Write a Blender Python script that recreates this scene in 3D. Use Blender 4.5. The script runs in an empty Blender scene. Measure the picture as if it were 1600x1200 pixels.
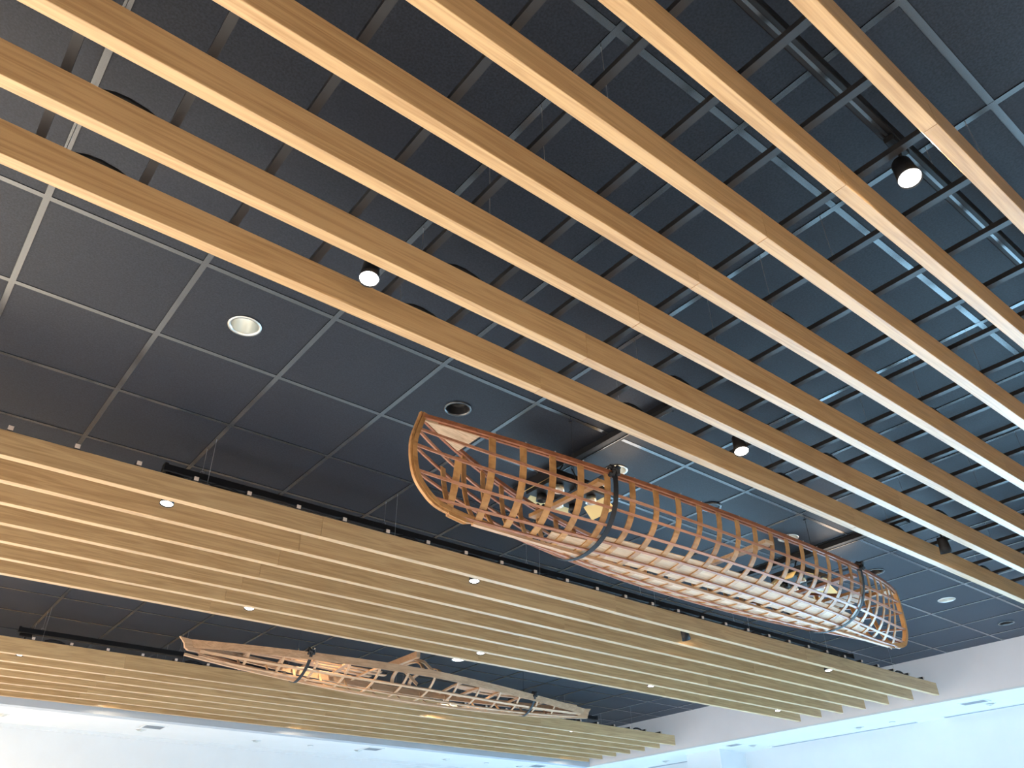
import bpy, math, random
from mathutils import Vector, Matrix
random.seed(7)
C = bpy.context.scene.collection
EYE = 1.6                       # camera height above the floor; heights below are measured from the eye and lifted by EYE
pi = math.pi

# ------------------------------------------------------------------ camera
yaw, pit, rol = math.radians(50.602), math.radians(33.492), math.radians(-1.133)
fw = Vector((math.cos(pit)*math.cos(yaw), math.cos(pit)*math.sin(yaw), math.sin(pit)))
rt = Vector((math.sin(yaw), -math.cos(yaw), 0)); up = rt.cross(fw)
r2 = rt*math.cos(rol)+up*math.sin(rol); u2 = up*math.cos(rol)-rt*math.sin(rol)
cam = bpy.data.cameras.new('camera'); co = bpy.data.objects.new('camera', cam); C.objects.link(co)
cam.sensor_width = 36; cam.lens = 1235.285/1600*36; cam.clip_start = .02
m = Matrix((r2, u2, -fw)).transposed().to_4x4(); m.translation = Vector((0, 0, EYE)); co.matrix_world = m
bpy.context.scene.camera = co

# ------------------------------------------------------------------ world, light, exposure
W = bpy.data.worlds.new('sky'); bpy.context.scene.world = W; W.use_nodes = True
bg = W.node_tree.nodes['Background']; bg.inputs[0].default_value = (.55, .75, 1, 1); bg.inputs[1].default_value = 1.0
def area(name, loc, rot, sx, sy, power, col, spread=180):
    l = bpy.data.lights.new(name, 'AREA'); l.shape = 'RECTANGLE'; l.size = sx; l.size_y = sy; l.energy = power; l.color = col
    l.spread = math.radians(spread)
    o = bpy.data.objects.new(name, l); C.objects.link(o); o.location = loc; o.rotation_euler = rot; return o
DAY = (.36, .70, 1.0); WARM = (1.0, .80, .60)
# daylight through the three windows of the right wall: it falls in from the sky, down on to the floor
for yy in (2.0, 5.3, 9.3):
    area('window_daylight', (10.42, yy, 1.55), (0, math.radians(90-38), 0), 2.2, 2.8 if yy < 9 else 1.9, 1150 if yy < 9 else 380, DAY, 125)
# added unseen warm lamps at ceiling height, behind and left of the camera
for lx, ly, lp in ((-2.6, 2.4, 850), (-2.6, 5.8, 1250), (-2.4, 8.9, 1000), (.6, -2.4, 620), (4.6, -2.4, 220)):
    area('added_warm_light', (lx, ly, 3.85), (0, 0, 0), 1.0, 1.0, lp, (1.0, .85, .68), 110)
area('added_soffit_light', (-.9, 10.35, 3.385), (0, 0, 0), 2.6, .3, 330, (1.0, .80, .55), 170)  # unseen lamp added to warm the left end of the back wall
vs = bpy.context.scene.view_settings
vs.view_transform = 'Standard'; vs.look = 'None'; vs.gamma = 1; vs.use_curve_mapping = False; vs.exposure = -0.82
bpy.context.scene.cycles.max_bounces = 8; bpy.context.scene.cycles.diffuse_bounces = 5
bpy.context.scene.cycles.sample_clamp_indirect = 6

# ------------------------------------------------------------------ materials
def new(name):
    mt = bpy.data.materials.new(name); mt.use_nodes = True; nt = mt.node_tree
    return mt, nt, nt.nodes['Principled BSDF']
def simple(name, col, rough=.5, metal=0, noise=0, spec=.5, scale=20, bump=0):
    mt, nt, b = new(name)
    b.inputs['Roughness'].default_value = rough; b.inputs['Metallic'].default_value = metal
    b.inputs['Specular IOR Level'].default_value = spec
    if noise or bump:
        tc = nt.nodes.new('ShaderNodeTexCoord'); n = nt.nodes.new('ShaderNodeTexNoise'); n.inputs['Scale'].default_value = scale
        n.inputs['Detail'].default_value = 6
        nt.links.new(tc.outputs['Object'], n.inputs['Vector'])
        r = nt.nodes.new('ShaderNodeValToRGB'); r.color_ramp.elements[0].position = .3; r.color_ramp.elements[1].position = .7
        r.color_ramp.elements[0].color = tuple(c*(1-noise) for c in col)+(1,); r.color_ramp.elements[1].color = tuple(min(1, c*(1+noise)) for c in col)+(1,)
        nt.links.new(n.outputs['Fac'], r.inputs[0]); nt.links.new(r.outputs[0], b.inputs['Base Color'])
        if bump:
            bp = nt.nodes.new('ShaderNodeBump'); bp.inputs['Strength'].default_value = bump; bp.inputs['Distance'].default_value = .002
            nt.links.new(n.outputs['Fac'], bp.inputs['Height']); nt.links.new(bp.outputs[0], b.inputs['Normal'])
    else: b.inputs['Base Color'].default_value = tuple(col)+(1,)
    return mt
def wood(name, dark, light, rough=.45, vary=.25, sx=.9, sy=16, spec=.4):
    """grain runs along local X; tone and grain shift with every object"""
    mt, nt, b = new(name); N = nt.nodes.new; L = nt.links.new
    tc = N('ShaderNodeTexCoord'); oi = N('ShaderNodeObjectInfo')
    off = N('ShaderNodeVectorMath'); off.operation = 'SCALE'; off.inputs[0].default_value = (37, 11, 23); L(oi.outputs['Random'], off.inputs['Scale'])
    ad = N('ShaderNodeVectorMath'); L(tc.outputs['Object'], ad.inputs[0]); L(off.outputs[0], ad.inputs[1])
    mp = N('ShaderNodeMapping'); mp.inputs['Scale'].default_value = (sx, sy, sy); L(ad.outputs[0], mp.inputs['Vector'])
    n1 = N('ShaderNodeTexNoise'); n1.inputs['Scale'].default_value = 1; n1.inputs['Detail'].default_value = 3; n1.inputs['Distortion'].default_value = .6
    L(mp.outputs[0], n1.inputs['Vector'])
    mp2 = N('ShaderNodeMapping'); mp2.inputs['Scale'].default_value = (sx*3, sy*9, sy*9); L(ad.outputs[0], mp2.inputs['Vector'])
    n2 = N('ShaderNodeTexNoise'); n2.inputs['Scale'].default_value = 1; n2.inputs['Detail'].default_value = 4; L(mp2.outputs[0], n2.inputs['Vector'])
    w = N('ShaderNodeMath'); w.operation = 'MULTIPLY'; w.inputs[1].default_value = 9; L(n1.outputs['Fac'], w.inputs[0])
    fr = N('ShaderNodeMath'); fr.operation = 'PINGPONG'; fr.inputs[1].default_value = 1; L(w.outputs[0], fr.inputs[0])
    a1 = N('ShaderNodeMath'); a1.operation = 'MULTIPLY'; a1.inputs[1].default_value = .45; L(fr.outputs[0], a1.inputs[0])
    a2 = N('ShaderNodeMath'); a2.operation = 'MULTIPLY_ADD'; a2.inputs[1].default_value = .9; L(n2.outputs['Fac'], a2.inputs[0]); L(a1.outputs[0], a2.inputs[2])
    s = N('ShaderNodeMath'); s.operation = 'MULTIPLY_ADD'; s.inputs[1].default_value = vary; L(oi.outputs['Random'], s.inputs[0]); L(a2.outputs[0], s.inputs[2])
    r = N('ShaderNodeValToRGB'); r.color_ramp.elements[0].position = .25; r.color_ramp.elements[1].position = 1.15 if False else 1.0
    r.color_ramp.elements[0].color = tuple(dark)+(1,); r.color_ramp.elements[1].color = tuple(light)+(1,)
    L(s.outputs[0], r.inputs[0]); L(r.outputs[0], b.inputs['Base Color'])
    b.inputs['Roughness'].default_value = rough; b.inputs['Specular IOR Level'].default_value = spec
    return mt
def emit(name, col, strength):
    mt, nt, b = new(name); b.inputs['Base Color'].default_value = (0, 0, 0, 1)
    b.inputs['Emission Color'].default_value = tuple(col)+(1,); b.inputs['Emission Strength'].default_value = strength; return mt
OAK = wood('oak_veneer', (.33, .185, .078), (.55, .355, .178), .30, .20, 1.1, 22, .6)
TILE = simple('charcoal_ceiling_tile', (.0125, .0155, .0235), .5, noise=.42, scale=130, bump=.25, spec=.22)
TEE = simple('grey_ceiling_grid', (.022, .027, .035), .2, spec=1.0)
PLEN = simple('plenum_black', (.01, .01, .012), .9)
BLACK = simple('black_metal', (.007, .007, .009), .5, spec=.3)
BAR = simple('black_channel', (.012, .012, .014), .5)
CAP = simple('pale_end_cap', (.62, .50, .42), .5)
WIRE = simple('steel_wire', (.30, .30, .31), .4, .6)
WHITE = simple('white_paint', (.80, .80, .81), .7, noise=.02, scale=3)
FASC = simple('grey_white_paint', (.93, .84, .83), .75, noise=.03, scale=2)
FLOOR = simple('pale_floor', (.70, .70, .69), .5, noise=.06, scale=2)
GREY = simple('grey_grille', (.30, .32, .35), .5)
CEDAR = wood('red_cedar', (.21, .078, .042), (.42, .205, .125), .4, .2, 1.5, 30)
MAHOG = wood('dark_mahogany_rim', (.13, .042, .020), (.31, .12, .060), .38, .15, 1.5, 30)
ASHW = wood('tan_ash_rib', (.23, .10, .032), (.46, .25, .10), .42, .3, 6, 6)
PALE = wood('pale_cedar_plank', (.40, .27, .17), (.66, .49, .34), .5, .25, 1.5, 24)
DRIFT = wood('pale_pine', (.33, .18, .095), (.52, .32, .19), .5, .3, 1.5, 24)
STRAP = simple('black_webbing', (.008, .008, .011), .7)
ALU = simple('brushed_reflector', (.80, .80, .76), .28, .9)
LENS = emit('lamp_lens', (1, .97, .92), 22)
DLAMP = emit('downlight_lamp', (1, .97, .90), 5)
DIM = emit('dim_downlight_glass', (1, .90, .80), .5)
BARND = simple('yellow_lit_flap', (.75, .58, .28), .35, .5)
GLASS, gn, gb = new('window_glass')
gb.inputs['Transmission Weight'].default_value = 1; gb.inputs['Roughness'].default_value = 0; gb.inputs['IOR'].default_value = 1.02

# ------------------------------------------------------------------ mesh builder
class MB:
    def __init__(s): s.v = []; s.f = []; s.sm = []
    def quad_prism(s, ring_pts, close=True, smooth=False):
        """ring_pts: list of rings (same length); skins consecutive rings and caps the ends"""
        n = len(ring_pts[0]); base = len(s.v)
        for r in ring_pts: s.v += [tuple(p) for p in r]
        for i in range(len(ring_pts)-1):
            for j in range(n):
                a = base+i*n+j; b = base+i*n+(j+1) % n
                s.f.append((a, b, b+n, a+n)); s.sm.append(smooth)
        if close:
            s.f.append(tuple(base+j for j in range(n))[::-1]); s.sm.append(False)
            e = base+(len(ring_pts)-1)*n
            s.f.append(tuple(e+j for j in range(n))); s.sm.append(False)
    def box(s, x0, x1, y0, y1, z0, z1, ch=0):
        if ch:
            rr = []
            for x in (x0, x1):
                rr.append([(x, y0+ch, z0), (x, y1-ch, z0), (x, y1, z0+ch), (x, y1, z1-ch), (x, y1-ch, z1), (x, y0+ch, z1), (x, y0, z1-ch), (x, y0, z0+ch)])
            s.quad_prism(rr)
        else:
            s.quad_prism([[(x, y0, z0), (x, y1, z0), (x, y1, z1), (x, y0, z1)] for x in (x0, x1)])
    def tube(s, pts, r, n=8, close=True):
        rings = []
        pts = [Vector(p) for p in pts]
        for i, p in enumerate(pts):
            t = (pts[min(i+1, len(pts)-1)]-pts[max(i-1, 0)]).normalized()
            a = Vector((0, 0, 1)) if abs(t.z) < .9 else Vector((1, 0, 0))
            u = t.cross(a).normalized(); w = t.cross(u)
            rr = r[i] if isinstance(r, (list, tuple)) else r
            rings.append([p+u*math.cos(2*pi*k/n)*rr+w*math.sin(2*pi*k/n)*rr for k in range(n)])
        s.quad_prism(rings, close, n > 6)
    def ribbon(s, pts, nrm, width, thick):
        """flat strip: pts on its outer face, nrm outward; extends inwards by thick"""
        rings = []; pts = [Vector(p) for p in pts]
        for i, p in enumerate(pts):
            t = (pts[min(i+1, len(pts)-1)]-pts[max(i-1, 0)]).normalized()
            N = Vector(nrm[i]); N = (N-t*N.dot(t)).normalized(); B = t.cross(N)
            w = (width[i] if isinstance(width, (list, tuple)) else width)/2
            rings.append([p-B*w, p+B*w, p+B*w-N*thick, p-B*w-N*thick])
        s.quad_prism(rings)
    def lathe(s, prof, c, axis=(0, 0, -1), n=24, close=False):
        A = Vector(axis).normalized(); a = Vector((1, 0, 0)) if abs(A.x) < .8 else Vector((0, 1, 0))
        u = A.cross(a).normalized(); w = A.cross(u); c = Vector(c)
        s.quad_prism([[c+A*h+(u*math.cos(2*pi*k/n)+w*math.sin(2*pi*k/n))*r for k in range(n)] for r, h in prof], close, True)
    def build(s, name, mat, parent=None, org=(0, 0, 0), kind=None, label=None):
        me = bpy.data.meshes.new(name)
        ox, oy, oz = org
        me.from_pydata([(v[0]-ox, v[1]-oy, v[2]-oz) for v in s.v], [], s.f); me.update()
        me.polygons.foreach_set('use_smooth', s.sm)
        me.materials.append(mat)
        o = bpy.data.objects.new(name, me); C.objects.link(o)
        if parent: o.parent = parent
        else: o.location = (ox, oy, oz+EYE)
        if kind: o['kind'] = kind
        if label: o['label'] = label
        return o
def empty(name, loc, label, cat, group=None):
    o = bpy.data.objects.new(name, None); C.objects.link(o); o.location = (loc[0], loc[1], loc[2]+EYE); o.empty_display_size = .1
    o['label'] = label; o['category'] = cat
    if group: o['group'] = group
    return o
def tag(o, label, cat, group=None):
    o['label'] = label; o['category'] = cat
    if group: o['group'] = group
def clone(o, name=None, parent=None, loc=None, rot=None):
    c = o.copy(); C.objects.link(c)
    if parent: c.parent = parent
    if loc is not None: c.location = loc
    if rot is not None: c.rotation_euler = rot
    return c
ORD = ['', 'first', 'second', 'third', 'fourth', 'fifth', 'sixth', 'seventh', 'eighth', 'ninth', 'tenth', 'eleventh', 'twelfth', 'thirteenth', 'fourteenth',
       'fifteenth', 'sixteenth', 'seventeenth', 'eighteenth', 'nineteenth', 'twentieth', 'twenty-first', 'twenty-second', 'twenty-third', 'twenty-fourth',
       'twenty-fifth', 'twenty-sixth', 'twenty-seventh', 'twenty-eighth', 'twenty-ninth', 'thirtieth', 'thirty-first', 'thirty-second', 'thirty-third', 'thirty-fourth', 'thirty-fifth', 'thirty-sixth', 'thirty-seventh']

# ------------------------------------------------------------------ dimensions (from the eye)
H, HB, HT, HS = 2.291, 1.8525, 1.9803, 1.7995      # tile ceiling, beam underside, beam top, soffit
XW, YS = 9.445, 9.785                              # fascias
XO, YO = 10.39, 10.87                              # outer walls
XL, YN = -5.5, -5.5
T = .6096; OX, OY = -.024, 2.7359

# ------------------------------------------------------------------ room shell
def slab(name, a, mat, kind='structure'):
    b = MB(); b.box(*a); return b.build(name, mat, kind=kind, org=(a[0], a[2], a[4]))
slab('floor', (XL, XO+.2, YN, YO+.2, -EYE-.2, -EYE), FLOOR)
slab('wall_left', (XL-.2, XL, YN-.2, YO+.2, -EYE, H+.5), WHITE)
slab('wall_near', (XL, XO+.2, YN-.2, YN, -EYE, H+.5), simple('dark_unseen_wall', (.10, .085, .07), .5))  # unseen wall, coloured dark so less light bounces on to the beam sides
slab('wall_back', (XL, XO+.2, YO, YO+.2, -EYE, HS+.3), WHITE)
wr = MB()
wins = [(.5, 3.5), (3.8, 6.8), (8.3, 10.4)]
Z0, Z1 = .25-EYE, 2.62-EYE
wr.box(XO, XO+.2, YN, YO, -EYE, Z0); wr.box(XO, XO+.2, YN, YO, Z1, HS+.3)
ys = [YN]+[v for w in wins for v in w]+[YO]
for k in range(0, len(ys), 2): wr.box(XO, XO+.2, ys[k], ys[k+1], Z0, Z1)
wr.build('wall_right', WHITE, kind='structure')
for i, (a, b_) in enumerate(wins):
    w = MB()
    for (p, q, r, s_) in ((a, a+.05, Z0, Z1), (b_-.05, b_, Z0, Z1), (a, b_, Z0, Z0+.05), (a, b_, Z1-.05, Z1), ((a+b_)/2-.025, (a+b_)/2+.025, Z0, Z1)):
        w.box(XO+.02, XO+.08, p, q, r, s_)
    w.build('window_%d' % (i+1), BLACK, kind='structure')
# fascias + soffits + column
slab('wall_fascia_right', (XW, XW+.12, YN, YS+.12, HS+.02, H+.5), FASC)
slab('wall_fascia_back', (XL, XW, YS-.004, YS+.12, HS-.003, H+.5), simple('grey_blue_fascia', (.46, .49, .54), .75, noise=.03, scale=2))  # back fascia is greyer and darker than the right one
sf = MB(); sf.box(XW, XO, YN, YO, HS, HS+.02); sf.box(XL, XW, YS, YO, HS, HS+.02)
soff = sf.build('ceiling_soffit', WHITE, kind='structure')
slab('trim_column', (9.82, XO, 7.55, 8.15, -EYE, HS), WHITE)
# shallow shadow trim where the back soffit meets the back wall
slab('trim_1', (XL, XO, YO-.03, YO, HS-.035, HS), WHITE)

# tile ceiling
ceil = slab('ceiling', (XL, XW+.12, YN, YS+.12, H+.30, H+.34), PLEN)
cloc = ceil.location.copy()
def child_at(o, x, y, z):
    o.parent = ceil; o.location = (x-cloc.x, y-cloc.y, z+EYE-cloc.z)
G = .0135
def tile_mesh(w, d, hole=None):
    b = MB()
    if hole is None:
        b.box(0, w, 0, d, -.006, .012)
    else:
        hx, hy, hr = hole; n = 32; outer = []
        for k in range(n):
            a = 2*pi*(k+.5)/n; c, s = math.cos(a), math.sin(a)
            tx = (w-hx if c > 0 else hx)/max(abs(c), 1e-9); ty = (d-hy if s > 0 else hy)/max(abs(s), 1e-9); t = min(tx, ty)
            outer.append((hx+c*t, hy+s*t))
        # snap nearest ring points to the square's corners
        for cx, cy in ((0, 0), (w, 0), (w, d), (0, d)):
            k = min(range(n), key=lambda q: (outer[q][0]-cx)**2+(outer[q][1]-cy)**2); outer[k] = (cx, cy)
        inner = [(hx+hr*math.cos(2*pi*(k+.5)/n), hy+hr*math.sin(2*pi*(k+.5)/n)) for k in range(n)]
        def ring(p, z): return [(x, y, z) for x, y in p]
        b.quad_prism([ring(inner, .012), ring(inner, -.006), ring(outer, -.006), ring(outer, .012), ring(inner, .012)], False)
    return b
proto = {}
def tile(w, d, hole=None):
    key = (round(w, 3), round(d, 3), hole)
    if key not in proto:
        o = tile_mesh(w, d, hole).build('ceiling_tile', TILE, parent=ceil); proto[key] = o; return o
    o = proto[key].copy(); C.objects.link(o); return o
R_DL = .066
downs = [(.890, 3.041, 'lit'), (2.109, 3.041, 'dark'), (3.328, 3.041, 'lit'), (5.157, 3.041, 'lit'), (6.376, 3.041, 'dark'), (7.595, 3.041, 'dim'), (8.814, 3.041, 'dark'), (5.157, 7.308, 'bright'), (3.328, 6.698, 'lit')]  # the last downlight is added out of sight to warm the kayak bow
far = MB()
for i in range(-9, 16):
    for j in range(-14, 12):
        x0, x1 = OX+i*T+G, min(OX+(i+1)*T-G, XW); y0, y1 = OY+j*T+G, min(OY+(j+1)*T-G, YS)
        if x1-x0 < .05 or y1-y0 < .05: continue
        if i < -1 or j < -5:
            far.box(x0, x1, y0, y1, H-.006, H+.012); continue
        hole = None
        for dx, dy, _ in downs:
            if x0 < dx < x1 and y0 < dy < y1: hole = (round(dx-x0, 3), round(dy-y0, 3), R_DL)
        o = tile(x1-x0, y1-y0, hole); child_at(o, x0, y0, H)
fo = far.build('ceiling_tile', TILE, parent=ceil, kind='stuff'); fo.location = (-cloc.x, -cloc.y, EYE-cloc.z)
tx = None; ty = None
for i in range(-8, 16):
    if tx is None:
        b = MB(); b.box(-.012, .012, YN, YS, -.0095, -.0075); b.box(-.002, .002, YN, YS, -.0075, .036); tx = b.build('grid_bar', TEE, parent=ceil); o = tx
    else: o = clone(tx)
    child_at(o, OX+i*T, 0, H)
for j in range(-13, 12):
    if ty is None:
        b = MB(); b.box(XL, XW, -.012, .012, -.0085, -.0065); b.box(XL, XW, -.002, .002, -.0065, .036); ty = b.build('grid_bar', TEE, parent=ceil); o = ty
    else: o = clone(ty)
    child_at(o, 0, OY+j*T, H)

# ------------------------------------------------------------------ beams (three groups of seven)
S_ = .2917; BW = .045
groups = [('front', 2.1640, -1, 'of the near set overhead, counted from the canoe'),
          ('middle', 4.1717, 1, 'of the middle set, counted from the canoe'),
          ('rear', 7.9599, 1, 'of the far set, counted from the kayak')]
JX = [-4.0, -.56, 1.90, 4.37, 6.86, 9.334]
bmesh_ = {}
def board(x0, x1, parent, dz=0.0, dy=0.0):
    L = round(x1-x0, 3)
    if L not in bmesh_:
        b = MB(); b.box(.0006, L-.0006, -BW, 0, 0, HT-HB, .0016); o = b.build('board', OAK, parent=parent); bmesh_[L] = o
    else: o = clone(bmesh_[L]); o.parent = parent
    o.location = (x0, dy, dz); return o
gr_m = None; wi_m = None
beam_ys = {}
for gname, y1, sg, phrase in groups:
    beam_ys[gname] = []
    for n in range(7):
        y = y1+sg*n*S_; beam_ys[gname].append(y)
        look = {0: 'flush to the open bay', 6: 'the outermost slat'}.get(n, '')
        root = empty('oak_beam', (0, y, HB), ('%s long light oak ceiling beam %s%s' % (ORD[n+1], phrase, '')).strip(), 'beam', 'oak beams hanging under the %s ceiling bay' % gname)
        for a, c in zip(JX, JX[1:]):
            board(a, c, root, random.uniform(-.0012, .0012), random.uniform(-.001, .001))
        for k in range(-1, 8):
            wx = OX+2*T+2*T*k
            if wx > XW-.2: continue
            if n in (0, 2, 3, 4, 6):
                if wi_m is None:
                    b = MB(); b.tube([(0, 0, 0), (0, 0, H-HT)], .0013, 5); wi_m = b.build('suspension_wire', WIRE, parent=root)
                    o = wi_m
                else: o = clone(wi_m, parent=root)
                o.location = (wx, -BW/2, HT-HB)
            if n in (0, 1, 3, 6):
                if gr_m is None:
                    b = MB(); b.tube([(-.01, 0, .012), (.03, 0, .022), (.07, 0, .024), (.12, 0, .018), (.16, 0, .010)], [.006, .011, .012, .011, .006], 8)
                    gr_m = b.build('cable_grip', BLACK, parent=root); o = gr_m
                else: o = clone(gr_m, parent=root)
                o.location = (wx+.03, -BW/2, HT-HB)

# black cross rails that carry the beams
RS = T/2; RX0 = .2076
for gname, y1, sg, phrase in groups:
    ys_ = beam_ys[gname]; lo, hi = min(ys_)-BW-(.012 if gname != 'front' else -.030), max(ys_)+.012
    rail0 = None; cap0 = None
    ks = list(range(-8, 30))
    for idx, k in enumerate(reversed(ks)):
        x = RX0+RS*k
        root = empty('cross_rail', (x, lo, HT), '%s black cross rail from the wall end, over the %s oak beams' % (ORD[idx+1] if idx+1 < len(ORD) else str(idx+1), {'front': 'near', 'middle': 'middle', 'rear': 'far'}[gname]),
                     'rail', 'black cross rails over the %s beams' % gname)
        if rail0 is None:
            b = MB(); b.box(-.0135, .0135, 0, hi-lo, .0005, .022); rail0 = b.build('channel', BAR, parent=root)
            b = MB(); b.box(-.012, .012, -.006, -.0002, .001, .021); cap0 = b.build('end_cap', CAP, parent=root, label='pale end cap')
            b = MB(); b.box(-.012, .012, hi-lo+.0002, hi-lo+.006, .001, .021); cap1 = b.build('end_cap', CAP, parent=root, label='pale end cap')
        else:
            clone(rail0, parent=root); clone(cap0, parent=root); clone(cap1, parent=root)

# ------------------------------------------------------------------ lighting tracks and track spotlights
def track(x0, x1, y, z, label):
    root = empty('lighting_track', (x0, y, z), label, 'track')
    b = MB(); b.box(x0, x1, y-.022, y+.022, z, z+.045, .004); b.build('track_body', BLACK, root, (x0, y, z))
    b = MB(); b.box(x0+.01, x1-.01, y-.005, y+.005, z-.003, z-.0003); b.build('slot', TEE, root, (x0, y, z))
    b = MB(); b.box(x0-.02, x0, y-.026, y+.026, z-.001, z+.05, .004); b.box(x1, x1+.02, y-.026, y+.026, z-.001, z+.05, .004); b.build('end_fitting', BLACK, root, (x0, y, z))
    b = MB()
    for k in range(int((x1-x0)/(2*T))+1):
        wx = OX+2*T+2*T*k
        if x0 < wx < x1:
            b = MB(); b.tube([(wx, y, z+.045), (wx, y, H)], .0013, 5); b.build('suspension_wire', WIRE, root, (x0, y, z))
            b = MB(); b.tube([(wx+.011*math.cos(a*pi/5), y, z+.056+.011*math.sin(a*pi/5)) for a in range(11)], .0022, 5); b.build('ring', WIRE, root, (x0, y, z), label='small steel ring')
TZ = HT+.088
mids = {('front', 0): 1.9955, ('front', 1): .537, ('middle', 0): 4.295, ('middle', 1): 5.754, ('rear', 0): 8.083, ('rear', 1): 9.542}
names = {('front', 0): 'black lighting track above the near oak beams, canoe side', ('front', 1): 'black lighting track above the near oak beams, at the upper right',
         ('middle', 0): 'long black lighting track along the canoe side of the middle oak beams', ('middle', 1): 'black lighting track above the middle oak beams, kayak side',
         ('rear', 0): 'black lighting track along the kayak side of the far oak beams', ('rear', 1): 'black lighting track above the far oak beams, soffit side'}
for key, y in mids.items():
    x0 = {'front': .75, 'middle': 1.0, 'rear': 1.03}[key[0]]
    if key == ('front', 1):
        root_x = x0
    track(x0, 7.97, y, TZ, names[key])
lampdata = None
def spot_head(x, y, label, tilt=(0, 0), power=26, zc=1.9):
    """can with glowing lens; tilt in degrees about (towards x, towards y)"""
    root = empty('track_spotlight', (x, y, TZ-.006), label, 'spotlight')
    ax = Vector((math.tan(math.radians(tilt[0])), math.tan(math.radians(tilt[1])), -1)).normalized()
    face = Vector((x, y, zc)); back = face-ax*.105
    org = (x, y, TZ-.006)
    b = MB(); b.box(x-.05, x+.05, y-.016, y+.016, TZ-.028, TZ-.006, .003); b.build('adapter', BLACK, root, org)
    b = MB(); b.tube([(x, y, TZ-.02), (x, y, back.z+.01), tuple(back+Vector((0, 0, -.01)))], .006, 8); b.build('stem', BLACK, root, org)
    b = MB(); b.lathe([(.0005, 0), (.026, 0), (.030, .008), (.033, .06), (.038, .105), (.0358, .105), (.0348, .095), (.0005, .094)], back, ax, 24); b.build('housing', BLACK, root, org)
    b = MB(); b.lathe([(.0348, .0975), (.027, .1025), (.015, .1045), (.0005, .105)], back, ax, 24); b.build('lens', LENS, root, org, label='glowing white lens')
    l = bpy.data.lights.new('spot_beam', 'SPOT'); l.energy = power; l.spot_size = math.radians(168); l.spot_blend = .35; l.shadow_soft_size = .025; l.color = (1, .80, .55)
    o = bpy.data.objects.new('spot_beam', l); C.objects.link(o); o.parent = root
    o.location = (face+ax*.012)-Vector(org); o.rotation_euler = (-ax).to_track_quat('Z', 'Y').to_euler()
spots = [(.981, 'front', 0, (-8, -10), 'glowing track spotlight between the two near beams beside the canoe bow'),
         (3.131, 'front', 0, (-10, -12), 'glowing track spotlight shining above the canoe middle, between near beams'),
         (5.215, 'front', 0, (20, 6), 'black track spotlight seen side-on beyond the canoe stern, between near beams'),
         (2.085, 'front', 1, (-12, -8), 'largest glaring track spotlight, at the upper right below the black track'),
         (1.045, 'middle', 0, (-5, -5), 'glowing track spotlight near the left end of the middle beams'),
         (3.154, 'middle', 0, (-5, -5), 'glowing track spotlight under the middle beams, below the canoe bow'),
         (5.366, 'middle', 0, (28, 12), 'dark track spotlight turned away, under the middle beams below the canoe'),
         (7.480, 'middle', 0, (-5, -5), 'small track spotlight near the wall end of the first middle beam'),
         (2.150, 'middle', 1, (-5, -5), 'glowing track spotlight at the kayak side of the middle beams, above the kayak bow'),
         (4.305, 'middle', 1, (-5, -8), 'bright track spotlight above the kayak cockpit, beside a white ceiling lamp'),
         (6.510, 'middle', 1, (-5, -5), 'bright track spotlight at the kayak side of the middle beams, beyond the kayak stern'),
         (8.700, 'middle', 1, (-5, -5), 'small track spotlight near the wall end of the last middle beam'),
         (1.079, 'rear', 0, (-5, -5), 'track spotlight at the far left of the far beams'),
         (5.360, 'rear', 0, (10, 6), 'small track spotlight under the first far beam, below the kayak cockpit'),
         (7.526, 'rear', 0, (-5, -5), 'glowing track spotlight under the first far beam, below the kayak stern'),
         (2.200, 'rear', 1, (10, 5), 'track spotlight between the last far beams, far left above the soffit'),
         (4.380, 'rear', 1, (10, 5), 'track spotlight between the last far beams, above the soffit middle'),
         (6.548, 'rear', 1, (-5, -5), 'glowing track spotlight between the last far beams, right of the soffit middle'),
         (8.760, 'rear', 1, (10, 5), 'track spotlight between the last far beams, nearest the fascia corner')]
for x, g_, r_, t_, lb in spots:
    zc = 1.897 if g_ == 'front' else 1.885
    pw = 8 if (t_[0] > 15 or (g_, r_) == ('rear', 1)) else 26
    if t_[0] > 15: zc = 1.845
    spot_head(x, mids[(g_, r_)], lb, t_, zc=zc, power=pw)

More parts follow.
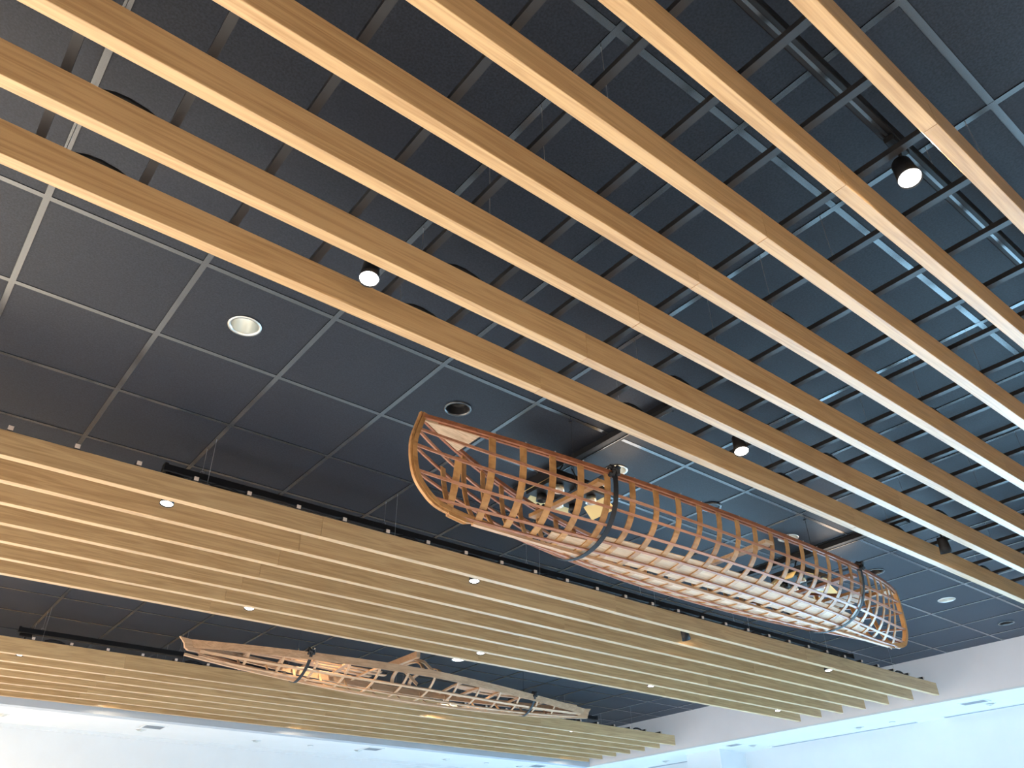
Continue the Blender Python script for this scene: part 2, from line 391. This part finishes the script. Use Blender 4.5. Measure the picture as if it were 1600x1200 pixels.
# ------------------------------------------------------------------ recessed ceiling lights and speakers
DL = {'lit': (ALU, DLAMP), 'dim': (ALU, DIM), 'bright': (ALU, LENS), 'dark': (BLACK, BLACK)}
dlab = ['recessed ceiling downlight with silver reflector, left of the canoe bow', 'round dark recessed speaker just above the canoe bow tip',
        'recessed downlight with silver reflector behind the canoe strap', 'recessed downlight half hidden behind the canoe rim near its stern',
        'dark recessed speaker right of the canoe stern strap', 'pale dim recessed downlight on the blue-lit tiles right of the canoe stern',
        'small dark recessed speaker nearest the fascia, right of the stern', 'wide bright white recessed lamp above the kayak, beside the middle beams', 'added recessed ceiling downlight above the kayak bow, unseen behind the middle beams']
for (dx, dy, kd), lb in zip(downs, dlab):
    org = (dx, dy, H)
    dark = kd == 'dark'
    root = empty('recessed_speaker' if dark else 'recessed_downlight', org, lb, 'speaker' if dark else 'downlight')
    b = MB(); b.lathe([(R_DL-.004, .002), (R_DL-.002, .0125), (R_DL+.010, .0125), (R_DL+.011, .0095)], (dx, dy, H), (0, 0, -1), 40)
    b.build('trim_ring', TEE if dark else ALU, root, org)
    if dark:
        b = MB(); b.lathe([(R_DL-.004, .004), (.052, -.03), (.045, -.05), (.0005, -.05)], (dx, dy, H), (0, 0, -1), 32); b.build('cone', BLACK, root, org)
        b = MB(); b.lathe([(.018, -.049), (.012, -.038), (.0005, -.034)], (dx, dy, H), (0, 0, -1), 24); b.build('dust_cap', BAR, root, org)
    elif kd == 'bright':
        b = MB(); b.lathe([(R_DL-.004, .010), (.03, .013), (.0005, .014)], (dx, dy, H), (0, 0, -1), 32); b.build('diffuser', LENS, root, org, label='white glowing diffuser')
    else:
        b = MB(); b.lathe([(R_DL-.004, .004), (.056, -.035), (.042, -.085)], (dx, dy, H), (0, 0, -1), 32); b.build('reflector', ALU, root, org)
        b = MB(); b.lathe([(.043, -.084), (.0005, -.086)], (dx, dy, H), (0, 0, -1), 24); b.build('lamp', DL[kd][1], root, org, label='bright round lamp')
    if kd in ('lit', 'bright'):
        l = bpy.data.lights.new('downlight_beam', 'SPOT'); l.energy = (170 if kd == 'bright' else 110) if dy > 5 else 15; l.spot_size = math.radians(110); l.spot_blend = .6; l.shadow_soft_size = .04; l.color = (1, .76, .48)
        o = bpy.data.objects.new('downlight_beam', l); C.objects.link(o); o.parent = root; o.location = (0, 0, -.02)
# surface speaker that straddles the grid bar
org = (4.243, 3.03, H)
root = empty('recessed_speaker', org, 'dark round speaker peeping out above the middle of the canoe rim', 'speaker')
b = MB(); b.lathe([(.052, .010), (.055, .018), (.072, .018), (.074, .0100)], org, (0, 0, -1), 40); b.build('trim_ring', TEE, root, org)
b = MB(); b.lathe([(.052, .0105), (.0005, .012)], org, (0, 0, -1), 32); b.build('cone', BLACK, root, org)

# ------------------------------------------------------------------ fittings on the white soffit
def soffit_ring(x, y, label, r=.06, kind='eyeball'):
    org = (x, y, HS)
    root = empty('soffit_downlight' if kind == 'eyeball' else 'sprinkler_cover', org, label, 'downlight' if kind == 'eyeball' else 'sprinkler')
    if kind == 'eyeball':
        b = MB(); b.lathe([(r-.012, .0005), (r-.010, .007), (r, .006), (r+.002, .0005)], org, (0, 0, -1), 32); b.build('trim_ring', WHITE, root, org)
        b = MB(); b.lathe([(r-.013, .001), (r-.02, .012), (.02, .020), (.0005, .022)], org, (.25, .1, -1), 24); b.build('eyeball', ALU, root, org)
        b = MB(); b.lathe([(.018, .0215), (.0005, .024)], org, (.25, .1, -1), 16); b.build('lamp', GREY, root, org)
    else:
        b = MB(); b.lathe([(r, .0005), (r, .006), (r-.006, .010), (.0005, .011)], org, (0, 0, -1), 24); b.build('cover_plate', WHITE, root, org)
        b = MB(); b.lathe([(r+.006, .0003), (r+.004, .004), (r+.0005, .004)], org, (0, 0, -1), 24); b.build('shadow_ring', GREY, root, org)
sd = [(1.41, 10.34, 'soffit downlight at the far left edge'), (2.86, 10.42, 'soffit downlight beside the leftmost grey vent'), (4.256, 10.375, 'soffit downlight left of the middle, on the back soffit'),
      (5.677, 10.325, 'soffit downlight beside the second grey vent'), (7.113, 10.328, 'soffit downlight right of the second grey vent'), (8.45, 10.30, 'soffit downlight beside the corner vent'),
      (10.013, 8.721, 'soffit downlight left of the white column'), (9.985, 7.10, 'soffit downlight right of the white column'), (10.009, 5.514, 'soffit downlight above the long grey slot'),
      (9.97, 3.889, 'soffit downlight beside the rightmost grey vent')]
for x, y, lb in sd: soffit_ring(x, y, 'small white round '+lb)
for x, y, lb in ((4.984, 10.353, 'on the back soffit above the kayak stern'), (7.828, 10.308, 'on the back soffit near the corner'), (10.051, 5.096, 'on the right soffit beside the long slot')):
    soffit_ring(x, y, 'tiny flat white sprinkler cover '+lb, .032, 'cover')
def vent(x, y, lx, ly, label):
    org = (x, y, HS); root = empty('air_vent', org, label, 'vent')
    b = MB()
    for (a, c, d, e) in ((x-lx/2-.02, x+lx/2+.02, y-ly/2-.02, y-ly/2), (x-lx/2-.02, x+lx/2+.02, y+ly/2, y+ly/2+.02), (x-lx/2-.02, x-lx/2, y-ly/2, y+ly/2), (x+lx/2, x+lx/2+.02, y-ly/2, y+ly/2)):
        b.box(a, c, d, e, HS-.008, HS-.0003)
    b.build('frame', WHITE, root, org)
    b = MB(); b.box(x-lx/2, x+lx/2, y-ly/2, y+ly/2, HS-.003, HS-.0006); b.build('grille', GREY, root, org)
    s0 = None; n = 6
    for k in range(n):
        if lx > ly: pos = (0, -ly/2+(k+.5)*ly/n, 0); dims = (-lx/2, lx/2, -.003, .003)
        else: pos = (-lx/2+(k+.5)*lx/n, 0, 0); dims = (-.003, .003, -ly/2, ly/2)
        if s0 is None:
            b = MB(); b.box(*dims, -.0075, -.0032); s0 = b.build('louvre', GREY, root); s = s0
        else: s = clone(s0, parent=root)
        s.location = pos
vent(2.92, 10.17, .21, .20, 'square grey air vent at the left of the back soffit')
vent(5.78, 10.13, .21, .18, 'square grey air vent on the back soffit below the kayak')
vent(8.66, 10.12, .22, .18, 'square grey air vent at the corner end of the back soffit')
vent(9.72, 7.22, .14, .20, 'square grey air vent beside the white column')
vent(9.74, 3.96, .14, .26, 'square grey air vent at the right edge of the soffit')
def slot(y0, y1, label):
    org = (10.31, y0, HS); root = empty('slot_diffuser', org, label, 'diffuser')
    b = MB(); b.box(10.262, 10.358, y0, y1, HS-.003, HS-.0005); b.build('slot', GREY, root, org)
    b = MB(); b.box(10.250, 10.262, y0-.012, y1+.012, HS-.008, HS-.0004); b.box(10.358, 10.370, y0-.012, y1+.012, HS-.008, HS-.0004); b.build('frame', WHITE, root, org)
    b = MB(); b.box(10.306, 10.314, y0, y1, HS-.007, HS-.0032); b.build('divider', GREY, root, org)
slot(8.28, 9.35, 'short grey linear slot diffuser left of the white column')
slot(4.93, 7.02, 'long grey linear slot diffuser right of the white column')
slot(2.2, 4.58, 'grey linear slot diffuser at the right edge of the soffit')

# ------------------------------------------------------------------ canoe
YC = 2.769
def tab(t, x):
    if x <= t[0][0]: return t[0][1]
    for (a, b), (c, d) in zip(t, t[1:]):
        if x <= c: return b+(d-b)*(x-a)/(c-a)
    return t[-1][1]
BOW = [(1.497, 2.02), (1.51, 1.88), (1.534, 1.795), (1.589, 1.727), (1.647, 1.688), (1.74, 1.667), (1.834, 1.668), (1.963, 1.706)]
STERN = [(1.512, 5.70), (1.524, 5.85), (1.545, 5.925), (1.575, 5.972), (1.659, 6.028), (1.778, 6.047), (1.91, 6.046), (1.96, 6.035)]
def CS(u, q, side):
    au = min(abs(u), 1); th = q*pi/2
    zg = 1.795+.165*au**2.3; zk = 1.497+.008*u; hb = .372*(1-au**2.4); n = 2.7-1.3*au**2
    c = max(math.cos(th), 0)**(2/n); s = math.sin(th)**(2/n)
    zb = 1.96-.463*math.sin(th)**(2/1.4); zs = 1.96-.448*math.sin(th)**(2/1.4)
    xb, xs = tab(BOW, zb), tab(STERN, zs)
    return Vector((xb+(xs-xb)*(u+1)/2, YC+side*hb*c, zg-(zg-zk)*s))
def cu(x, q):
    th = q*pi/2; zb = 1.96-.463*math.sin(th)**(2/1.4); zs = 1.96-.448*math.sin(th)**(2/1.4)
    xb, xs = tab(BOW, zb), tab(STERN, zs); return max(-1, min(1, 2*(x-xb)/(xs-xb)-1))
def cn(u, q, side):
    e = .02; u0, u1 = max(-1, u-e), min(1, u+e); q0, q1 = max(0, q-e), min(1, q+e)
    if q >= .995: return Vector((0, 0, -1))
    a = CS(u1, q, side)-CS(u0, q, side); b = CS(u, q1, side)-CS(u, q0, side)
    n = a.cross(b)
    if n.length < 1e-9: return Vector((0, side, 0))
    n.normalize()
    if n.y*side < 0 and abs(n.y) > .02: n = -n
    elif abs(n.y) <= .02 and n.z > 0: n = -n
    return n
org = (3.87, YC, 1.497)
canoe = empty('canoe', org, 'large reddish skeleton canoe frame of cedar stringers and bent ribs hanging in the near bay', 'canoe')
US = [-1+2*k/48 for k in range(49)]
b_ = MB
for side in (-1, 1):
    b = MB(); pts = [CS(u, 0, side)+Vector((0, side*.010, .004)) for u in US]
    b.ribbon(pts, [Vector((0, side, 0)) for _ in US], .021, .013); b.build('outer_gunwale', MAHOG, canoe, org, label='dark reddish-brown outer gunwale')
    b = MB(); pts = [CS(u, 0, side)+Vector((0, -side*.012, .002)) for u in US[1:-1]]
    b.ribbon(pts, [Vector((0, side, 0)) for _ in pts], .019, .013); b.build('inner_gunwale', MAHOG, canoe, org)
    for q in (.17, .31, .50, .70, .87):
        b = MB(); pts = []; nn = []
        for u in US:
            n = cn(u, q, side); pts.append(CS(u, q, side)+n*.004); nn.append(n)
        b.ribbon(pts, nn, .0135, .009); b.build('stringer', CEDAR, canoe, org)
b = MB(); pts = [CS(u, 1, 1)+Vector((0, 0, -.006)) for u in US]; b.ribbon(pts, [Vector((0, 0, -1))]*len(pts), .024, .014); b.build('keel_strip', DRIFT, canoe, org)
# ribs
for k in range(25):
    x = 2.045+.1545*k
    b = MB(); pts = []; nn = []
    Q = [q/14 for q in range(15)]
    for side, qs in ((-1, Q), (1, Q[::-1][1:])):
        for q in qs:
            u = cu(x, q); n = cn(u, min(q, .97), side)
            if q == 1: n = Vector((0, 0, -1))
            pts.append(CS(u, q, side)-n*.0055); nn.append(n)
    b.ribbon(pts, nn, .035, .006); b.build('rib', ASHW, canoe, org)
# extra inner half ribs behind the bow
for x in (1.885,):
    b = MB(); pts = []; nn = []
    for side, qs in ((-1, Q[4:]), (1, Q[4:][::-1][1:])):
        for q in qs:
            u = cu(x, q)
            n = cn(u, min(q, .97), side)
            if q == 1: n = Vector((0, 0, -1))
            pts.append(CS(u, q, side)-n*.0055); nn.append(n)
    b.ribbon(pts, nn, .034, .006); b.build('rib', ASHW, canoe, org)
# bottom boards lying inside the ribs
for side in (-1, 1):
    for q, wd, ua, ub in ((.70, .07, -.56, .62), (.82, .075, -.70, .70), (.93, .07, -.74, .74)):
        n0 = 30; b = MB(); pts = []; nn = []
        for k in range(n0+1):
            u = ua+(ub-ua)*k/n0; n = cn(u, q, side); pts.append(CS(u, q, side)-n*.0125); nn.append(n)
        b.ribbon(pts, nn, [wd*(.45+.55*math.cos((u_/n0-.5)*2.2)) for u_ in range(n0+1)], .006); b.build('bottom_board', PALE, canoe, org)
# stems
def stem(tb, sgn, name):
    zs = [tb[0][0]-.004]+[p[0] for p in tb]; pts = [(tb[0][1]-sgn*.12, tb[0][0]-.003)]+[(p[1], p[0]) for p in tb]
    # resample smoothly
    P = [Vector((x, YC, z)) for x, z in pts]; out = []
    for i in range(len(P)-1):
        a, b1, c, d = P[max(i-1, 0)], P[i], P[i+1], P[min(i+2, len(P)-1)]
        for k in range(4):
            t = k/4; out.append(.5*((2*b1)+(c-a)*t+(2*a-5*b1+4*c-d)*t*t+(3*b1-a-3*c+d)*t**3))
    out.append(P[-1]); out.append(P[-1]+Vector((-sgn*.004, 0, .018)))
    for nm, w, off, th, mt in (('outer_stem', .018, .008, .010, ASHW), ('inner_stem', .030, -.004, .022, ASHW)):
        b = MB(); pp = []; nn = []
        for i, p in enumerate(out):
            t = (out[min(i+1, len(out)-1)]-out[max(i-1, 0)]).normalized(); n = Vector((t.z, 0, -t.x))*(sgn)
            if n.dot(Vector((sgn, 0, -.6))) < 0: n = -n
            pp.append(p+n*off); nn.append(n)
        b.ribbon(pp, nn, [w*min(1, .35+.65*i/10) for i in range(len(pp))], th); b.build(nm, mt, canoe, org)
stem(BOW, -1, 'bow'); stem(STERN, 1, 'stern')
# small decks (breasthooks) at both ends
for s, x0, ln in ((-1, 1.72, .27), (1, 6.02, .26)):
    b = MB(); rings = []
    for k in range(9):
        x = x0-s*ln*k/8; u = cu(x, 0); g = CS(u, 0, 1); hw = max(g.y-YC-.014, .002); ztop = g.z+.004
        rings.append([(x, YC-hw, ztop-.016), (x, YC+hw, ztop-.016), (x, YC+hw, ztop-.002), (x, YC, ztop+.006), (x, YC-hw, ztop-.002)])
    b.quad_prism(rings); b.build('deck', PALE, canoe, org, label='small pale wooden end deck')
# thwarts and seats
def crossbar(x, w, z_off, mat, name, curve=.0):
    b = MB(); u = cu(x, .1); a = CS(u, .08, -1); c = CS(u, .08, 1); n = 12; pts = []; ws = []
    for k in range(n+1):
        t = k/n; p = a.lerp(c, t); p.z += z_off-curve*4*t*(1-t); pts.append(p+Vector((0, 0, -.01))); ws.append(w*(1-.45*math.sin(pi*t)) if curve else w)
    b.ribbon(pts, [Vector((0, 0, -1))]*len(pts), ws, .02); return b.build(name, mat, canoe, org)
crossbar(3.86, .075, -.006, PALE, 'thwart', .001); crossbar(4.86, .06, -.004, CEDAR, 'thwart', .001); crossbar(2.62, .05, -.004, ASHW, 'thwart', .001)
for xs_ in (5.22,):
    for q in (0, 1): crossbar(xs_+(q-.5)*.23, .032, -.05, ASHW, 'seat_rail')
    b = MB(); x = xs_
    for k in range(5):
        yy = YC-.12+.06*k; b.box(x-.11, x+.11, yy-.022, yy+.022, CS(cu(x, .1), .08, 1).z-.06, CS(cu(x, .1), .08, 1).z-.052)
    b.build('seat_slats', PALE, canoe, org)
# rivets along the outer gunwale
b = MB()
for k in range(22):
    x = 2.0+.1545*k+.05; u = cu(x, 0); p = CS(u, 0, -1); b.lathe([(.0005, .0), (.004, .0), (.004, .004), (.0005, .006)], p+Vector((0, -.010, .0145)), (0, 0, 1), 8)
ro = b.build('rivet', WIRE, canoe, org, kind='stuff')
# straps
def hull_strap(Sf, Nf, cuf, x, out, label, top_z, yc):
    Q2 = [q/12 for q in range(13)]; pts = []; nn = []
    for side, qs in ((-1, Q2), (1, Q2[::-1][1:])):
        for q in qs:
            u = cuf(x, q); n = Nf(u, min(q, .97), side)
            if q == 1: n = Vector((0, 0, -1))
            pts.append(Sf(u, q, side)+n*out); nn.append(n)
    p0, p1 = pts[0].copy(), pts[-1].copy()
    o3 = (x, yc, top_z)
    root = empty('hanging_strap', o3, label, 'strap')
    b = MB(); b.ribbon(pts, nn, .028, .003); b.build('webbing', STRAP, root, o3)
    # knot wrapped over the rim, both sides, and the two legs meeting at a ceiling hook
    for p, sd in ((p0, -1), (p1, 1)):
        b = MB(); c = p+Vector((0, -sd*.006, .018)); rr = []
        random.seed(int(x*100)+sd)
        loop = [(c.x+.024*math.cos(a)+random.uniform(-.007, .007), c.y+.022*math.sin(a), c.z-.004+.020*math.sin(a*1.5)+random.uniform(-.007, .007)) for a in [2*pi*k/14 for k in range(29)]]
        b.tube(loop, .0115, 6); b.build('knot', STRAP, root, o3, label='bunched black knot over the rim')
    b = MB(); tz = (p0.z+p1.z)/2+.02
    b.ribbon([p0+Vector((0, 0, .02)), Vector((x, yc, tz+.006)), p1+Vector((0, 0, .02))], [Vector((0, 0, 1))]*3, .026, .003); b.build('top_webbing', STRAP, root, o3)
    hook = Vector((x, yc, H-.012))
    b = MB(); b.tube([Vector((x, yc, tz+.006)), Vector((x, yc, tz+.075))], .0055, 8); b.build('turnbuckle', BLACK, root, o3)
    b = MB(); b.tube([Vector((x, yc, tz+.075)), hook], .0016, 6); b.build('suspension_cord', STRAP, root, o3)
    b = MB(); b.tube([hook, hook+Vector((0, 0, .004))], .012, 8); b.build('ceiling_hook', BLACK, root, o3)
hull_strap(CS, cn, cu, 2.70, .0125, 'black webbing strap round the canoe nearer its bow', 1.84, YC)
hull_strap(CS, cn, cu, 4.97, .0125, 'black webbing strap round the canoe nearer its stern', 1.84, YC)

# ------------------------------------------------------------------ kayak
KY = 6.80; KX0, KX1 = 2.06, 6.60
def KS(u, q, side):
    au = min(abs(u), 1); th = q*pi/2
    zg = 1.872-.018*(u+1)*.9; hb = .375*(1-au**(2.0 if u < 0 else 1.35)); zk = 1.652+.105*au**2.2; n = 1.9-.5*au
    c = max(math.cos(th), 0)**(2/n); s = math.sin(th)**(2/n)
    cy = KY+.03*u
    return Vector((KX0+(KX1-KX0)*(u+1)/2, cy+side*hb*c, zg-(zg-zk)*s))
def ku(x, q): return 2*(x-KX0)/(KX1-KX0)-1
def kn(u, q, side):
    e = .02; a = KS(min(1, u+e), q, side)-KS(max(-1, u-e), q, side); b = KS(u, min(1, q+e), side)-KS(u, max(0, q-e), side)
    n = a.cross(b)
    if n.length < 1e-9: return Vector((0, side, 0))
    n.normalize()
    if n.z > 0: n = -n
    return n
org = (4.33, KY, 1.66)
kay = empty('kayak', org, 'slender pale wooden kayak frame with flat gunwale boards hanging in the far bay', 'kayak')
UK = [-1+2*k/40 for k in range(41)]
for side in (-1, 1):
    b = MB(); pts = [KS(u, 0, side)+Vector((0, side*.006, -.024)) for u in UK]
    b.ribbon(pts, [Vector((0, side, -.12)) for _ in pts], .062, .012); b.build('gunwale_board', DRIFT, kay, org)
    for q in (.50, .78):
        b = MB(); pts = []; nn = []
        for u in UK[1:-1]:
            n = kn(u, q, side); pts.append(KS(u, q, side)+n*.004); nn.append(n)
        b.ribbon(pts, nn, .024 if q < .6 else .02, .012); b.build('stringer', DRIFT, kay, org)
b = MB(); pts = [KS(u, 1, 1)+Vector((0, 0, -.008)) for u in UK]; b.ribbon(pts, [Vector((0, 0, -1))]*len(pts), .028, .018); b.build('keel_strip', DRIFT, kay, org)
for k in range(13):
    x = 2.55+.29*k
    b = MB(); pts = []; nn = []; Q3 = [.08+.92*q/10 for q in range(11)]
    for side, qs in ((-1, Q3), (1, Q3[::-1][1:])):
        for q in qs:
            u = ku(x, q); n = kn(u, min(q, .97), side)
            if q == 1: n = Vector((0, 0, -1))
            pts.append(KS(u, q, side)-n*.008); nn.append(n)
    b.ribbon(pts, nn, .022, .007); b.build('rib', DRIFT, kay, org)
for k, x in enumerate((2.4, 2.62, 2.92, 3.2, 3.5, 3.78, 4.75, 5.02, 5.3, 5.62, 5.95, 6.25)):
    u = ku(x, 0); a = KS(u, 0, -1); c = KS(u, 0, 1); w = .045 if k % 3 == 1 else .026; sk = .10 if k in (2, 4, 6, 8) else .0
    b = MB(); b.ribbon([a+Vector((-sk/2, 0, -.012)), (a+c)/2+Vector((0, 0, -.002)), c+Vector((sk/2, 0, -.012))], [Vector((0, 0, -1))]*3, w, .016); b.build('deck_beam', DRIFT, kay, org)
# deck boards fore and aft
for x0, x1, yo, w in ((2.2, 4.0, .06, .05), (2.2, 3.9, -.02, .035), (4.75, 6.4, .04, .07), (4.75, 6.4, -.05, .035), (3.0, 3.9, .15, .05), (4.8, 5.6, .15, .05)):
    b = MB(); b.ribbon([(x0, KY+yo*.3, 1.862), ((x0+x1)/2, KY+yo, 1.866), (x1, KY+yo*(1.2 if x1 < 4.5 else .3), 1.866 if x1 < 4.5 else 1.85)], [Vector((0, 0, -1))]*3, w, .010); b.build('deck_board', DRIFT, kay, org)
# raised cockpit hoop: a cross bar held up on bent legs
b = MB(); b.box(4.12, 4.16, 6.52, 7.08, 1.985, 2.045, .004); b.build('cockpit_crossbar', DRIFT, kay, org, label='raised flat cockpit bar')
for xx, dz in ((4.20, 0), (4.40, -.04)):
    pts = []
    for k in range(15):
        a = pi*k/14; pts.append(Vector((xx+.10*math.cos(a)*0, KY-.285*math.cos(a), 1.855+(.145+dz)*math.sin(a)**.7)))
    b = MB(); b.ribbon(pts, [Vector((0, -math.cos(pi*k/14), math.sin(pi*k/14)+.05)) for k in range(15)], .035, .012); b.build('cockpit_hoop', DRIFT, kay, org)
for yy in (6.58, 6.95):
    b = MB(); b.ribbon([(4.14, yy, 1.99), (4.25, yy-.01, 1.97), (4.42, yy, 1.86)], [Vector((0, -1, .2))]*3, .03, .012); b.build('cockpit_brace', DRIFT, kay, org)
# flared end blocks
for s, x in ((-1, KX0), (1, KX1)):
    cy = KY+.03*s; z1 = KS(s, 0, 1).z
    rings = [[(x-s*.16, cy-.020, z1-.085), (x-s*.16, cy+.020, z1-.085), (x-s*.16, cy+.020, z1-.005), (x-s*.16, cy-.020, z1-.005)],
             [(x-s*.02, cy-.018, z1-.080), (x-s*.02, cy+.018, z1-.080), (x-s*.02, cy+.018, z1+.008), (x-s*.02, cy-.018, z1+.008)],
             [(x+s*.01, cy-.014, z1-.062), (x+s*.01, cy+.014, z1-.062), (x+s*.035, cy+.014, z1+.014), (x+s*.035, cy-.014, z1+.014)],
             [(x+s*.02, cy-.010, z1-.030), (x+s*.02, cy+.010, z1-.030), (x+s*.065, cy+.010, z1+.020), (x+s*.065, cy-.010, z1+.020)]]
    b = MB(); b.quad_prism(rings); b.build('end_block', DRIFT, kay, org, label='flared wooden end block')
hull_strap(KS, kn, ku, 3.05, .014, 'black strap round the kayak nearer its bow, with hanging cord', 1.88, KY)
hull_strap(KS, kn, ku, 5.66, .014, 'black strap round the kayak nearer its stern', 1.85, KY)

# ------------------------------------------------------------------ ceiling tracks with multi-head lamps over the canoe
def theatre(x, y0, y1, yf, lab1, lab2):
    org = (x, y0, H)
    root = empty('ceiling_track', org, lab1, 'track')
    b = MB(); b.box(x-.036, x+.036, y0, y1, H-.045, H-.0095, .003); b.build('track_body', BLACK, root, org)
    b = MB(); b.box(x+.012, x+.017, y0, y1, H-.049, H-.0455); b.build('conductor_strip', TEE, root, org)
    o2 = (x, yf, H-.05)
    root = empty('multi_head_lamp', o2, lab2, 'lamp')
    b = MB()
    for dx in (-.12, .12):
        b = MB(); b.tube([(x+dx*.3, yf, H-.05), (x+dx, yf, 2.125)], .005, 6); b.build('hanger', BLACK, root, o2)
    b = MB(); b.box(x-.20, x+.20, yf-.12, yf+.16, 2.06, 2.125, .008); b.build('lamp_housing', BLACK, root, o2)
    for i, (dx, dy) in enumerate(((-.13, -.04), (0, -.04), (.13, -.04), (-.13, .07), (0, .07), (.13, .07))):
        c = (x+dx, yf+dy*1.4, 2.0595)
        b = MB(); b.lathe([(.020, 0), (.030, .004), (.034, .045), (.031, .045), (.027, .012), (.0005, .010)], c, (0, .12, -1), 16); b.build('lamp_cup', BLACK if i % 2 else ALU, root, o2)
    for dx, dy, a in ((-.24, 0, -.5), (.24, 0, .5), (0, -.13, 0), (0.05, .17, 0)):
        b = MB()
        if dx and abs(dx) > .1:
            s = 1 if dx > 0 else -1
            b.quad_prism([[(x+s*.20, yf-.07, 2.085), (x+s*.20, yf+.10, 2.085), (x+s*.20, yf+.10, 2.09), (x+s*.20, yf-.07, 2.09)],
                          [(x+s*.30, yf-.09, 2.01), (x+s*.30, yf+.12, 2.01), (x+s*.30, yf+.12, 2.015), (x+s*.30, yf-.09, 2.015)]])
        else:
            s = 1 if dy > 0 else -1
            b.quad_prism([[(x-.16, yf+(.13 if s > 0 else -.09), 2.085), (x+.16, yf+(.13 if s > 0 else -.09), 2.085), (x+.16, yf+(.13 if s > 0 else -.09), 2.09), (x-.16, yf+(.13 if s > 0 else -.09), 2.09)],
                          [(x-.18, yf+s*.19, 2.03), (x+.18, yf+s*.19, 2.03), (x+.18, yf+s*.19, 2.035), (x-.18, yf+s*.19, 2.035)]])
        b.build('flap', BARND, root, o2, label='yellow-lit metal flap')
    l = bpy.data.lights.new('lamp_beam', 'SPOT'); l.energy = 16; l.spot_size = math.radians(150); l.spot_blend = .5; l.shadow_soft_size = .06; l.color = (1, .68, .34)
    o = bpy.data.objects.new('lamp_beam', l); C.objects.link(o); o.parent = root; o.location = (0, .01, 2.015-H+.05)
    l = bpy.data.lights.new('lamp_spill', 'POINT'); l.energy = 7; l.shadow_soft_size = .16; l.color = (1, .66, .36)
    o = bpy.data.objects.new('lamp_spill', l); C.objects.link(o); o.parent = root; o.location = (.34, -.16, 2.05-H+.05)
theatre(2.995, 2.30, 3.62, 3.13, 'short black ceiling track behind the canoe bow half', 'black multi-head lamp with yellow flaps seen through the canoe bow ribs')
theatre(5.520, 2.30, 3.80, 3.20, 'short black ceiling track behind the canoe stern half', 'black multi-head lamp with yellow flaps seen through the canoe stern ribs')
